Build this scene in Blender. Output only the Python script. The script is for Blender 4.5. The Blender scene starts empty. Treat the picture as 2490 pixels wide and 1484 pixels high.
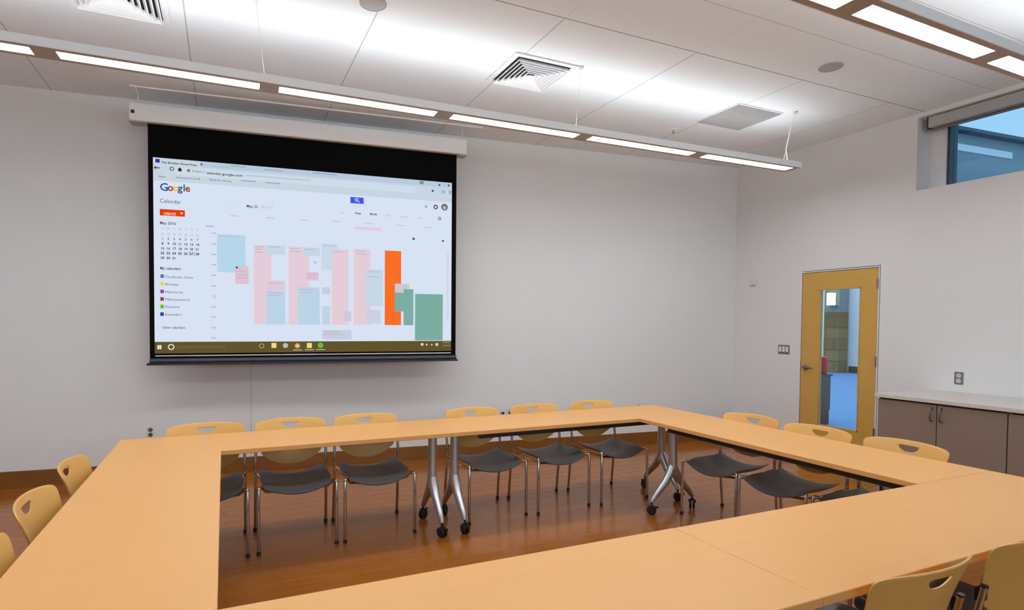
import bpy, math, random
from mathutils import Vector, Matrix
random.seed(4)
C = bpy.context.scene.collection
sc = bpy.context.scene
PI = math.pi
IMW, IMH = 2490, 1484

# ------------------------------------------------------------------ helpers
def lin(c):
    c = c / 255.0
    return c / 12.92 if c <= 0.04045 else ((c + 0.055) / 1.055) ** 2.4
def rgb(r, g, b): return (lin(r), lin(g), lin(b), 1.0)

class MB:
    """collects geometry for one mesh"""
    def __init__(s): s.v = []; s.f = []; s.sm = []
    def add(s, vs, fs, smooth=False):
        n = len(s.v); s.v += [tuple(p) for p in vs]
        for f in fs: s.f.append(tuple(i + n for i in f)); s.sm.append(smooth)
        return s
    def box(s, x0, x1, y0, y1, z0, z1):
        vs = [(x, y, z) for z in (z0, z1) for y in (y0, y1) for x in (x0, x1)]
        return s.add(vs, [(0, 2, 3, 1), (4, 5, 7, 6), (0, 1, 5, 4), (2, 6, 7, 3), (0, 4, 6, 2), (1, 3, 7, 5)])
    def quad(s, a, b, c, d): return s.add([a, b, c, d], [(0, 1, 2, 3)])
    def prism(s, pts, y0, y1):
        """polygon in x/z, extruded along y"""
        n = len(pts)
        vs = [(x, y0, z) for x, z in pts] + [(x, y1, z) for x, z in pts]
        fs = [tuple(range(n)), tuple(range(2 * n - 1, n - 1, -1))]
        fs += [(i, i + n, (i + 1) % n + n, (i + 1) % n) for i in range(n)]
        return s.add(vs, fs)
    def tube(s, path, rad, n=10, cap=True, squash=None):
        path = [Vector(p) for p in path]
        m = len(path)
        rad = rad if isinstance(rad, (list, tuple)) else [rad] * m
        vs = []; ref = None
        for i, p in enumerate(path):
            t = (path[min(i + 1, m - 1)] - path[max(i - 1, 0)]).normalized()
            if ref is None:
                ref = Vector((1, 0, 0)) if abs(t.x) < .8 else Vector((0, 1, 0))
            a = (ref - t * ref.dot(t)).normalized(); b = t.cross(a); ref = a
            for k in range(n):
                q = 2 * PI * k / n
                vs.append(p + a * math.cos(q) * rad[i] * (squash or 1) + b * math.sin(q) * rad[i])
        fs = [(i * n + k, i * n + (k + 1) % n, (i + 1) * n + (k + 1) % n, (i + 1) * n + k) for i in range(m - 1) for k in range(n)]
        s.add(vs, fs, True)
        if cap:
            s.add(vs[:n], [tuple(range(n - 1, -1, -1))]); s.add(vs[-n:], [tuple(range(n))])
        return s
    def lathe(s, prof, o=(0, 0, 0), axis='z', n=24):
        """prof = [(r, h)...] turned about an axis through o"""
        vs = []
        for r, h in prof:
            for k in range(n):
                q = 2 * PI * k / n; a, b = r * math.cos(q), r * math.sin(q)
                p = {'z': (a, b, h), 'x': (h, a, b), 'y': (b, h, a)}[axis]
                vs.append((p[0] + o[0], p[1] + o[1], p[2] + o[2]))
        m = len(prof)
        fs = [(i * n + k, i * n + (k + 1) % n, (i + 1) * n + (k + 1) % n, (i + 1) * n + k) for i in range(m - 1) for k in range(n)]
        fs += [tuple(range(n - 1, -1, -1)), tuple(range((m - 1) * n, m * n))]
        return s.add(vs, fs, True)
    def build(s, name, mat, parent=None, bevel=0, loc=None, rotz=0):
        me = bpy.data.meshes.new(name)
        me.from_pydata(s.v, [], s.f); me.validate()
        me.polygons.foreach_set('use_smooth', [True] * len(me.polygons))
        me.update()
        me.set_sharp_from_angle(angle=math.radians(38))
        me.materials.append(mat)
        o = bpy.data.objects.new(name, me); C.objects.link(o)
        if parent is not None: o.parent = parent
        if loc: o.location = loc
        o.rotation_euler[2] = rotz
        if bevel:
            b = o.modifiers.new('bevel', 'BEVEL'); b.width = bevel; b.segments = 2; b.limit_method = 'ANGLE'; b.angle_limit = math.radians(50)
        return o

def tag(o, label, cat, group=None):
    o['label'] = label; o['category'] = cat
    if group: o['group'] = group
    return o
def thing(name, label, cat, loc=(0, 0, 0), rotz=0, group=None):
    o = bpy.data.objects.new(name, None); C.objects.link(o); o.empty_display_size = .1
    o.location = loc; o.rotation_euler = (0, 0, rotz)
    return tag(o, label, cat, group)
def struct(o): o['kind'] = 'structure'; return o
def sroot(name, loc=(0, 0, 0), rotz=0):
    o = bpy.data.objects.new(name, None); C.objects.link(o); o.empty_display_size = .1
    o.location = loc; o.rotation_euler = (0, 0, rotz); return struct(o)
def dup(root, loc, rotz, label, cat=None, group=None):
    r = root.copy(); C.objects.link(r); r.location = loc; r.rotation_euler = (0, 0, rotz); r['label'] = label
    if group: r['group'] = group
    for ch in list(root.children):
        c = ch.copy(); C.objects.link(c); c.parent = r
        for g in list(ch.children):
            d = g.copy(); C.objects.link(d); d.parent = c
    return r

# ------------------------------------------------------------------ materials
def mat(name, col, rough=.5, metal=0, spec=.5, bump=0, bscale=40, var=0, vscale=3, coat=0):
    m = bpy.data.materials.new(name); m.use_nodes = True
    nt = m.node_tree; b = nt.nodes['Principled BSDF']
    b.inputs['Roughness'].default_value = rough; b.inputs['Metallic'].default_value = metal
    b.inputs['Specular IOR Level'].default_value = spec; b.inputs['Coat Weight'].default_value = coat
    b.inputs['Base Color'].default_value = (*col[:3], 1)
    if var or bump:
        tc = nt.nodes.new('ShaderNodeTexCoord')
    if var:
        nz = nt.nodes.new('ShaderNodeTexNoise'); nz.inputs['Scale'].default_value = vscale; nz.inputs['Detail'].default_value = 4
        nt.links.new(tc.outputs['Object'], nz.inputs['Vector'])
        mx = nt.nodes.new('ShaderNodeMix'); mx.data_type = 'RGBA'
        mx.inputs[6].default_value = (*[x * (1 - var) for x in col[:3]], 1); mx.inputs[7].default_value = (*[min(1, x * (1 + var)) for x in col[:3]], 1)
        nt.links.new(nz.outputs['Fac'], mx.inputs[0]); nt.links.new(mx.outputs[2], b.inputs['Base Color'])
    if bump:
        n2 = nt.nodes.new('ShaderNodeTexNoise'); n2.inputs['Scale'].default_value = bscale; n2.inputs['Detail'].default_value = 3
        nt.links.new(tc.outputs['Object'], n2.inputs['Vector'])
        bp = nt.nodes.new('ShaderNodeBump'); bp.inputs['Strength'].default_value = bump; bp.inputs['Distance'].default_value = .002
        nt.links.new(n2.outputs['Fac'], bp.inputs['Height']); nt.links.new(bp.outputs['Normal'], b.inputs['Normal'])
    return m
def emit(name, col, strength=1.0):
    m = bpy.data.materials.new(name); m.use_nodes = True; nt = m.node_tree; nt.nodes.clear()
    e = nt.nodes.new('ShaderNodeEmission'); e.inputs[0].default_value = (*col[:3], 1); e.inputs[1].default_value = strength
    o = nt.nodes.new('ShaderNodeOutputMaterial'); nt.links.new(e.outputs[0], o.inputs[0]); return m
def math_n(nt, op, a, b=None):
    n = nt.nodes.new('ShaderNodeMath'); n.operation = op
    for i, x in enumerate((a, b)):
        if x is None: continue
        if isinstance(x, (int, float)): n.inputs[i].default_value = x
        else: nt.links.new(x, n.inputs[i])
    return n.outputs[0]

def floor_mat():
    m = mat('floor_wood', (.2, .1, .05), .17, spec=.5); nt = m.node_tree; b = nt.nodes['Principled BSDF']
    b.inputs['Specular Tint'].default_value = (1, .46, .18, 1)
    tc = nt.nodes.new('ShaderNodeTexCoord')
    br = nt.nodes.new('ShaderNodeTexBrick'); br.inputs['Scale'].default_value = 1; br.inputs['Mortar Size'].default_value = .0012
    br.inputs['Brick Width'].default_value = 1.2; br.inputs['Row Height'].default_value = .13; br.offset = .37
    br.inputs['Color1'].default_value = (.345, .11, .015, 1); br.inputs['Color2'].default_value = (.305, .095, .012, 1); br.inputs['Mortar'].default_value = (.16, .055, .012, 1)
    nt.links.new(tc.outputs['Object'], br.inputs['Vector'])
    mp = nt.nodes.new('ShaderNodeMapping'); mp.inputs['Scale'].default_value = (2, 26, 1); nt.links.new(tc.outputs['Object'], mp.inputs[0])
    nz = nt.nodes.new('ShaderNodeTexNoise'); nz.inputs['Scale'].default_value = 2; nz.inputs['Detail'].default_value = 6; nt.links.new(mp.outputs[0], nz.inputs['Vector'])
    rp = nt.nodes.new('ShaderNodeValToRGB'); rp.color_ramp.elements[0].color = (.86, .86, .86, 1); rp.color_ramp.elements[1].color = (1.1, 1.1, 1.1, 1)
    rp.color_ramp.elements[0].position = .3; rp.color_ramp.elements[1].position = .7
    nt.links.new(nz.outputs['Fac'], rp.inputs[0])
    mx = nt.nodes.new('ShaderNodeMix'); mx.data_type = 'RGBA'; mx.blend_type = 'MULTIPLY'; mx.inputs[0].default_value = 1
    nt.links.new(br.outputs['Color'], mx.inputs[6]); nt.links.new(rp.outputs[0], mx.inputs[7]); nt.links.new(mx.outputs[2], b.inputs['Base Color'])
    return m
def laminate_mat():
    m = mat('table_laminate', (.74, .43, .19), .38); nt = m.node_tree; b = nt.nodes['Principled BSDF']
    tc = nt.nodes.new('ShaderNodeTexCoord')
    mp = nt.nodes.new('ShaderNodeMapping'); mp.inputs['Scale'].default_value = (1.5, 22, 8); nt.links.new(tc.outputs['Object'], mp.inputs[0])
    nz = nt.nodes.new('ShaderNodeTexNoise'); nz.inputs['Scale'].default_value = 1.4; nz.inputs['Detail'].default_value = 5; nt.links.new(mp.outputs[0], nz.inputs['Vector'])
    mx = nt.nodes.new('ShaderNodeMix'); mx.data_type = 'RGBA'; mx.inputs[6].default_value = (.745, .372, .112, 1); mx.inputs[7].default_value = (.80, .405, .13, 1)
    nt.links.new(nz.outputs['Fac'], mx.inputs[0]); nt.links.new(mx.outputs[2], b.inputs['Base Color'])
    return m
def ceiling_mat():
    """white panels with thin joints: every 1.193 m along x, and two joints along y"""
    m = mat('ceiling_panel', (.815, .85, .88), .75, bump=.15, bscale=220); nt = m.node_tree; b = nt.nodes['Principled BSDF']
    g = nt.nodes.new('ShaderNodeNewGeometry'); sx = nt.nodes.new('ShaderNodeSeparateXYZ'); nt.links.new(g.outputs['Position'], sx.inputs[0])
    X, Y = sx.outputs[0], sx.outputs[1]
    fx = math_n(nt, 'FRACT', math_n(nt, 'DIVIDE', math_n(nt, 'ADD', X, 20.40), 1.186))
    lx = math_n(nt, 'LESS_THAN', fx, .0075)
    far = math_n(nt, 'GREATER_THAN', Y, 3.4)
    l1 = math_n(nt, 'LESS_THAN', math_n(nt, 'ABSOLUTE', math_n(nt, 'SUBTRACT', Y, 3.385)), .005)
    l2 = math_n(nt, 'LESS_THAN', math_n(nt, 'ABSOLUTE', math_n(nt, 'SUBTRACT', Y, 2.83)), .0035)
    l3 = math_n(nt, 'LESS_THAN', math_n(nt, 'ABSOLUTE', math_n(nt, 'SUBTRACT', Y, 2.27)), .0035)
    xs = math_n(nt, 'MULTIPLY', lx, math_n(nt, 'ADD', math_n(nt, 'MULTIPLY', far, .38), .1))
    tot = math_n(nt, 'MAXIMUM', xs, math_n(nt, 'MAXIMUM', math_n(nt, 'MULTIPLY', l1, .65), math_n(nt, 'MULTIPLY', math_n(nt, 'MAXIMUM', l2, l3), .35)))
    mx = nt.nodes.new('ShaderNodeMix'); mx.data_type = 'RGBA'; mx.inputs[6].default_value = (.815, .85, .88, 1); mx.inputs[7].default_value = (.08, .075, .07, 1)
    nt.links.new(tot, mx.inputs[0]); nt.links.new(mx.outputs[2], b.inputs['Base Color'])
    return m
def stone_mat():
    m = mat('stone_blocks', (.3, .25, .17), .8); nt = m.node_tree; b = nt.nodes['Principled BSDF']
    tc = nt.nodes.new('ShaderNodeTexCoord'); mp = nt.nodes.new('ShaderNodeMapping'); mp.inputs['Rotation'].default_value = (0, -PI / 2, PI / 2)
    sx = nt.nodes.new('ShaderNodeSeparateXYZ'); nt.links.new(tc.outputs['Object'], sx.inputs[0])
    cb = nt.nodes.new('ShaderNodeCombineXYZ'); nt.links.new(sx.outputs[1], cb.inputs[0]); nt.links.new(sx.outputs[2], cb.inputs[1])
    br = nt.nodes.new('ShaderNodeTexBrick'); br.inputs['Scale'].default_value = 1; br.inputs['Mortar Size'].default_value = .012
    br.inputs['Brick Width'].default_value = .62; br.inputs['Row Height'].default_value = .36; br.inputs['Bias'].default_value = -.1
    br.inputs['Color1'].default_value = (.23, .155, .05, 1); br.inputs['Color2'].default_value = (.16, .09, .018, 1); br.inputs['Mortar'].default_value = (.07, .055, .035, 1)
    nt.links.new(cb.outputs[0], br.inputs['Vector']); nt.links.new(br.outputs['Color'], b.inputs['Base Color'])
    return m
def glass_mat(name, c):
    m = bpy.data.materials.new(name); m.use_nodes = True; nt = m.node_tree; nt.nodes.clear()
    t = nt.nodes.new('ShaderNodeBsdfTransparent'); t.inputs[0].default_value = (*c, 1)
    g = nt.nodes.new('ShaderNodeBsdfGlossy'); g.inputs['Roughness'].default_value = .02
    fr = nt.nodes.new('ShaderNodeFresnel'); fr.inputs[0].default_value = 1.45
    mx = nt.nodes.new('ShaderNodeMixShader'); o = nt.nodes.new('ShaderNodeOutputMaterial')
    nt.links.new(fr.outputs[0], mx.inputs[0]); nt.links.new(t.outputs[0], mx.inputs[1]); nt.links.new(g.outputs[0], mx.inputs[2]); nt.links.new(mx.outputs[0], o.inputs[0])
    return m

M = dict(
    wall=mat('wall_paint', (.765, .755, .75), .85, bump=.12, bscale=160),
    trimw=mat('white_trim', (.78, .77, .76), .5),
    ceil=ceiling_mat(), floor=floor_mat(), lam=laminate_mat(),
    base=mat('wood_baseboard', (.22, .08, .016), .35, var=.15, vscale=5),
    white=mat('white_metal', (.86, .86, .87), .42), whitep=mat('white_plastic', (.72, .71, .69), .45),
    lens=emit('lamp_lens', (.91, .965, 1.0), 30.0), uplens=emit('uplight_lens', (.90, .965, 1.0), 8.5),
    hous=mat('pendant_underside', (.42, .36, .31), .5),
    chrome=mat('chrome_tube', (.50, .46, .42), .18, 1), silver=mat('silver_aluminium', (.55, .55, .56), .34, .85),
    black=mat('black_plastic', (.012, .012, .013), .4), rubber=mat('black_rubber', (.01, .01, .011), .6),
    seat=mat('grey_seat_vinyl', (.125, .13, .135), .42, bump=.1, bscale=300),
    back=mat('beige_chair_plastic', (.70, .385, .10), .42),
    matte=mat('screen_black_border', (.003, .003, .003), .9, spec=.1), bar=mat('screen_weight_bar', (.03, .045, .065), .35, .2),
    door=mat('door_veneer', (.62, .365, .075), .45, var=.06, vscale=6),
    cab=mat('taupe_cabinet_laminate', (.26, .18, .14), .5), carc=mat('gap_shade_carcass', (.03, .025, .02), .7), counter=mat('pale_worktop', (.62, .57, .53), .4, var=.04, vscale=60),
    gap=mat('dark_gap', (.01, .009, .008), .9), steel=mat('brushed_steel', (.24, .22, .20), .35, .9),
    plate=mat('steel_wall_plate', (.25, .24, .24), .4, .6), grey=mat('grey_grille', (.46, .45, .44), .6), spk=mat('speaker_mesh', (.42, .4, .39), .7),
    glass=glass_mat('clear_glass', (.95, .97, .97)), tint2=glass_mat('hall_dimming_glass', (.54, .58, .60)), tint=glass_mat('sky_dimming_glass', (.32, .40, .45)), blind=mat('grey_blind_cassette', (.42, .43, .42), .5), dk=mat('dark_gasket', (.01, .03, .06), .4),  # dimming tints hold down the strong daylight behind both panes
    hallfloor=mat('blue_carpet_sky_cast', (.115, .235, .44), .95, bump=.3, bscale=80), stone=stone_mat(), hallwall=mat('pale_hall_wall', (.62, .66, .7), .8),  # carpet colour also carries the blue cast of the daylight
    redw=mat('dark_red_wood', (.09, .022, .012), .5), darkw=mat('dark_brown_wood', (.055, .034, .022), .5), red=mat('red_enamel', (.46, .012, .005), .4),
    facade=mat('grey_facade', (.2, .3, .33), .6), strip=mat('pale_facade_strip', (.8, .85, .85), .3), roofe=mat('dark_roof_edge', (.04, .1, .14), .5),
    sconce=emit('sconce_glass', (1.0, .86, .5), 6.0), panel=mat('grey_panel', (.17, .20, .21), .6),
)

# ------------------------------------------------------------------ camera (fitted to the photograph)
yaw, pitch, roll, ch = .41701, -.02897, .00678, 1.52252
F, PX, PY = 1389.927, 1160.959, 825.590
fwd = Vector((math.sin(yaw) * math.cos(pitch), math.cos(yaw) * math.cos(pitch), math.sin(pitch)))
right = Vector((math.cos(yaw), -math.sin(yaw), 0)); up = right.cross(fwd)
r2 = right * math.cos(roll) + up * math.sin(roll); u2 = up * math.cos(roll) - right * math.sin(roll)
cd = bpy.data.cameras.new('camera'); cam = bpy.data.objects.new('camera', cd); C.objects.link(cam); sc.camera = cam
cam.matrix_world = Matrix(((r2.x, u2.x, -fwd.x, 0), (r2.y, u2.y, -fwd.y, 0), (r2.z, u2.z, -fwd.z, ch), (0, 0, 0, 1)))
cd.sensor_fit = 'HORIZONTAL'; cd.sensor_width = 36; cd.lens = F / IMW * 36
cd.shift_x = (IMW / 2 - PX) / IMW; cd.shift_y = (PY - IMH / 2) / IMW; cd.clip_start = .02; cd.clip_end = 200

# ------------------------------------------------------------------ room shell
R, D, H, AW = 6.248, 5.6076, 3.6043, -.09803          # right wall, back wall at the corner, ceiling, back wall's angle
XL, YN = -4.2, -4.0                                   # the sides out of view
BL = (R - XL) / math.cos(AW)                          # back wall length
def wp(s, off, z):
    """a point on the back wall: s along it from the corner (negative = away from the corner), off = distance into the room"""
    return (R + s * math.cos(AW) + off * math.sin(AW), D + s * math.sin(AW) - off * math.cos(AW), z)

yl = D + (R - XL) * math.tan(-AW)
MB().add([(XL - .1, YN - .1, -.1), (R + .35, YN - .1, -.1), (R + .35, D, -.1), (XL - .1, yl + .1, -.1),
          (XL - .1, YN - .1, 0), (R + .35, YN - .1, 0), (R + .35, D, 0), (XL - .1, yl + .1, 0)],
         [(3, 2, 1, 0), (4, 5, 6, 7), (0, 1, 5, 4), (1, 2, 6, 5), (2, 3, 7, 6), (3, 0, 4, 7)])
fl = MB()
pts = [(XL, YN), (R, YN), (R, D), (XL, yl)]
def slab(name, z0, z1, m):
    b = MB(); b.add([(x, y, z0) for x, y in pts] + [(x, y, z1) for x, y in pts],
                    [(3, 2, 1, 0), (4, 5, 6, 7), (0, 1, 5, 4), (1, 2, 6, 5), (2, 3, 7, 6), (3, 0, 4, 7)])
    return struct(b.build(name, m))
slab('floor', -.1, 0, M['floor']); slab('ceiling', H, H + .1, M['ceil'])
wb = sroot('wall_back', (R, D, 0), AW)
MB().box(-BL - .5, .4, 0, .12, -.1, H + .1).build('wall_surface', M['wall'], wb)
struct(MB().box(-BL, -.02, -.015, -.0005, 0, .15).build('baseboard_back', M['base'], None, .002, (R, D, 0), AW))
struct(MB().box(-6.036, -6.030, -.003, 0, .15, 1.9).build('trim_1', M['grey'], None, 0, (R, D, 0), AW))
struct(MB().box(XL - .12, XL, YN - .1, yl + .1, -.1, H + .1).build('wall_left', M['wall']))
NW = (-3.6, 5.7, 1.6, 2.95)                           # unseen wide window behind the camera, put in for daylight on the walls
w = MB(); w.box(XL, R + .35, YN - .12, YN, -.1, NW[2]); w.box(XL, R + .35, YN - .12, YN, NW[3], H + .1)
w.box(XL, NW[0], YN - .12, YN, NW[2], NW[3]); w.box(NW[1], R + .35, YN - .12, YN, NW[2], NW[3])
struct(w.build('wall_near', M['wall']))
w2 = sroot('window_2', (NW[0], YN - .06, NW[2])); wl, wh = NW[1] - NW[0], NW[3] - NW[2]
f = MB(); f.box(0, wl, -.03, .03, 0, .05); f.box(0, wl, -.03, .03, wh - .05, wh)
for k in range(7): f.box(k * (wl - .05) / 6, k * (wl - .05) / 6 + .05, -.03, .03, .05, wh - .05)
f.build('window_frame', M['white'], w2)
MB().box(.05, wl - .05, -.004, .004, .05, wh - .05).build('glass_pane', M['glass'], w2)
# right wall with the door and the high window cut out of it
DL, DR, DH = 4.639, 3.777, 2.134                      # door
WY0, WY1, WZ0, WZ1 = -3.2, 3.447, 2.855, 3.565        # high window
w = MB(); X0, X1 = R, R + .33
w.box(X0, X1, DL + .02, D + .3, -.1, H + .1)
w.box(X0, X1, DR - .02, DL + .02, DH + .02, H + .1)
w.box(X0, X1, WY1, DR - .02, -.1, H + .1)
w.box(X0, X1, WY0, WY1, -.1, WZ0); w.box(X0, X1, WY0, WY1, WZ1, H + .1)
w.box(X0, X1, YN - .1, WY0, -.1, H + .1)
struct(w.build('wall_right', M['wall']))
struct(MB().box(R - .015, R - .0005, DL + .05, D - .02, 0, .15).build('baseboard_right', M['base'], None, .002))

# door: frame, leaf with a tall glass pane, lever, hinges
d = sroot('door_1', (R, (DL + DR) / 2, 0)); hw = (DL - DR) / 2
fr = MB(); fr.box(-.006, .12, hw, hw + .02, 0, DH + .02); fr.box(-.004, .12, -hw - .012, -hw, 0, DH + .012); fr.box(-.004, .12, -hw, hw, DH, DH + .012)
fr.build('door_frame', M['trimw'], d)
gy0, gy1, gz0, gz1 = 3.955 - 4.208, 4.42 - 4.208, .367, 1.935
lf = MB(); a = hw - .006
lf.box(.002, .046, -a, gy0, .01, DH - .006); lf.box(.002, .046, gy1, a, .01, DH - .006)
lf.box(.002, .046, gy0, gy1, .01, gz0); lf.box(.002, .046, gy0, gy1, gz1, DH - .006)
lf.build('door_leaf', M['door'], d)
sl = MB(); sl.box(.006, .04, -hw + .0002, -a - .0002, .01, DH); sl.box(.006, .04, -a, a, DH - .0058, DH - .0002); sl.box(.006, .04, a + .0002, hw - .0002, .01, DH); sl.build('gap_shade_strip', M['gap'], d)  # dark strips set in the leaf gaps to paint their shade
MB().box(.02, .026, gy0, gy1, gz0, gz1).build('glass_pane', M['tint2'], d)
st = MB(); t = .012
st.box(-.002, .046, gy0, gy0 + t, gz0, gz1); st.box(-.002, .046, gy1 - t, gy1, gz0, gz1); st.box(-.002, .046, gy0, gy1, gz1 - t, gz1); st.box(-.002, .046, gy0, gy1, gz0, gz0 + t)
st.build('glazing_bead', M['door'], d)
hd = MB(); hy, hz_ = 4.572 - 4.208, 1.026
hd.lathe([(.033, 0), (.033, -.012), (.026, -.016), (.012, -.018), (.012, -.055)], (.002, hy, hz_), 'x')
hd.tube([(-.052, hy, hz_), (-.058, hy - .02, hz_), (-.058, hy - .07, hz_), (-.054, hy - .115, hz_ - .004)], [.010, .010, .009, .008])
hd.build('door_handle', M['steel'], d)
MB().box(-.003, .046, hw - .007, hw - .001, .97, 1.09).build('latch_plate', M['steel'], d)
MB().box(-.01, .12, -hw + .0005, hw - .0005, .0002, .0098).build('light_stop_sill', M['steel'], d)  # added to stop daylight leaking under the leaf
for z in (1.961, 1.142, .383):
    MB().tube([(-.008, -hw + .002, z - .055), (-.008, -hw + .002, z + .055)], .008).build('hinge', M['steel'], d)

# high window: frame, stile, gasket, pane
wn = sroot('window_1', (R, WY1, WZ0)); L = WY1 - WY0; hgt = WZ1 - WZ0
f = MB()
f.box(.20, .30, -.165, 0, 0, hgt); f.box(.20, .30, -L, -L + .125, 0, hgt); f.box(.20, .30, -L, 0, 0, .03); f.box(.20, .30, -L, 0, hgt - .07, hgt)
f.build('window_frame', M['white'], wn, .003)
for y in (-2.3, -4.5): MB().box(.20, .30, y - .04, y + .04, .03, hgt - .07).build('mullion', M['white'], wn, .003)
MB().box(.185, .31, -.190, -.165, .03, hgt - .07).build('gasket', M['dk'], wn)
MB().box(.245, .251, -L + .125, -.190, .03, hgt - .07).build('glass_pane', M['tint'], wn)
rb = thing('roller_blind', 'grey roller blind cassette, rolled up, along the top of the high window', 'blind', (R, WY1, WZ1))
MB().box(.03, .13, -L + .03, -.075, -.115, -.012).build('cassette', M['blind'], rb, .006)
MB().tube([(.08, -L + .05, -.135), (.08, -.085, -.135)], .012).build('hem_bar', M['steel'], rb)
MB().box(.04, .12, -.075, -.060, -.12, -.008).build('end_bracket', M['black'], rb)

# ------------------------------------------------------------------ beyond the door and the window
struct(MB().box(R + .33, 45, 0, 24, -.1, -.005).build('floor_outside', M['hallfloor']))
hwall = MB().box(18.5, 18.7, 5, 24, 0, 2.9).build('wall_outside', M['hallwall']); struct(hwall)
struct(MB().box(18.44, 18.5, 5, 12.0, 0, .2).build('baseboard_outside', M['redw']))
sp = thing('stone_pillar', 'stone block pillar carrying the lit sconce, seen through the door glass', 'pillar', (18.2, 12.5, 0))
MB().box(-.2, .24, -.45, .42, 0, 1.95).build('stone_blocks', M['stone'], sp)
MB().box(-.19, .24, -.44, .41, 1.95, 2.9).build('plain_panel', M['panel'], sp)
scn = thing('wall_sconce', 'lit cream wall sconce high on the stone pillar', 'lamp', (18.0, 12.24, 2.36))
MB().lathe([(.10, -.2), (.125, -.19), (.125, .19), (.10, .2)], (-.14, 0, 0), 'z', 20).build('glass_shade', M['sconce'], scn)
MB().box(-.02, 0.008, -.06, .06, -.1, .1).build('back_plate', M['steel'], scn)
MB().box(-.27, -.01, -.13, .13, -.225, -.2).build('bottom_tray', M['steel'], scn)
wp_ = thing('daylight_post', 'white post standing in for the bright gap of daylight beside the stone pillar, through the door glass', 'post', (16.9, 11.875, 0))  # white post stands in for a bright strip of daylight
MB().box(-.06, .06, -.045, .045, 0, 2.9).build('shaft', M['whitep'], wp_, .005); MB().box(-.09, .09, -.07, .07, 0, .08).build('foot', M['whitep'], wp_)
hc = thing('hall_cabinet', 'dark brown cabinet in the hall behind the door glass, red bin on top', 'cabinet', (8.25, 6.10, 0))
MB().box(-.25, .25, -.30, .25, .22, .75).build('body', M['darkw'], hc, .004); MB().box(-.27, .27, -.32, .27, .75, .775).build('top', M['black'], hc, .003)
MB().box(-.24, .24, -.29, .24, 0, .22).build('plinth', M['redw'], hc)
rc = thing('red_bin', 'small red bin standing on the dark hall cabinet', 'bin', (8.40, 5.862, .776))
MB().lathe([(.052, 0), (.060, .02), (.064, .22), (.066, .235)], (0, 0, 0), 'z', 20).build('body', M['red'], rc)
MB().lathe([(.069, .236), (.069, .258), (.04, .268)], (0, 0, 0), 'z', 20).build('lid', M['red'], rc)
# the neighbouring building seen through the high window
fa = Vector((21.8, 11.0)); fb = Vector((25.7, 10.71)); fd = (fb - fa).normalized(); ang = math.atan2(fd.y, fd.x)
nb = thing('neighbour_building', 'blue-grey flat-roofed building outside the high window', 'building', (21.8, 11.0, 0), ang)
MB().box(-2.0, 22, 0, 6, 0, 7.87).build('wall', M['facade'], nb)
MB().box(-2.2, 22.2, -.25, 6.2, 7.87, 8.0).build('roof_edge', M['roofe'], nb, .02)
MB().box(-1.2, 3.1, -.04, .0, 7.30, 7.52).build('light_streak_strip', M['strip'], nb)  # pale strip put in for a bright streak of light in the glass

# ------------------------------------------------------------------ pendant lights
def pendant(name, label, x0, x1, starts, yc, slope, cables):
    z = 3.105; ang = math.atan(slope)
    p = thing(name, label, 'lamp', (x1, yc + slope * x1, z), ang, 'long pendant lights')
    L = x1 - x0; hwid = .095
    h = MB()
    h.box(-L, 0, -hwid, -hwid + .006, 0, .055); h.box(-L, 0, hwid - .006, hwid, 0, .055); h.box(-L, 0, -hwid + .006, -.055, .006, .05); h.box(-L, 0, .055, hwid - .006, .006, .05)
    h.build('housing', M['white'], p)
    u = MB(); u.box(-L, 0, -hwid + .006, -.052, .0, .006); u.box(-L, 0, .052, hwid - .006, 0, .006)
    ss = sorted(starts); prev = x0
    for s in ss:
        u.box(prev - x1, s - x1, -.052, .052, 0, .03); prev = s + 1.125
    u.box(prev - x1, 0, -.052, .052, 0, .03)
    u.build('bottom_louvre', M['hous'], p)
    for s in ss:
        MB().box(s - x1, s + 1.125 - x1, -.052, .052, .003, .028).build('lens', M['lens'], p)
    for s in ss:
        a_, b_ = s - x1 + .03, s + 1.095 - x1
        MB().add([(x, y, z_) for x in (a_, b_) for y, z_ in ((-.050, .0505), (0, .090), (.050, .0505))],
                 [(0, 1, 2), (5, 4, 3), (0, 3, 4, 1), (1, 4, 5, 2), (2, 5, 3, 0)]).build('uplight_lens', M['uplens'], p)
    MB().box(0, .012, -hwid - .001, hwid + .001, -.001, .056).build('end_cap', M['white'], p, .002)
    for x in cables:
        c = MB().tube([(x - x1, -.0, .053), (x - x1 - .06, -.17, H - z - .012)], .0013, 6).build('cable', M['whitep'], p)
        MB().lathe([(.018, H - z - .022), (.02, H - z - .001)], (x - x1 - .06, -.17, 0), 'z', 16).build('canopy', M['whitep'], c)
        MB().lathe([(.008, .05), (.01, .075), (.004, .09)], (x - x1, 0, 0), 'z', 10).build('gripper', M['chrome'], c)
    return p
p1 = pendant('pendant_light', 'long white pendant light with bright lenses hanging in front of the screen wall', -3.5, 5.31,
             [-3.40, -2.155, -.90, .35, 1.605, 2.86, 4.13], 4.172, -.0176, [.26, 2.72, 5.17])
MB().tube([(-.06, .01, .053), (-.10, .0, .2), (-.15, -.08, .35), (-.20, -.17, H - 3.106)], .004, 6).build('power_cord', M['whitep'], p1)
p2 = pendant('pendant_light', 'long white pendant light overhead, cut off by the top edge, near the high window', -2.4, 5.5,
             [-2.11, -.85, .42, 1.68, 2.935, 4.205], 1.865, .008, [1.6, 5.2])

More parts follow.
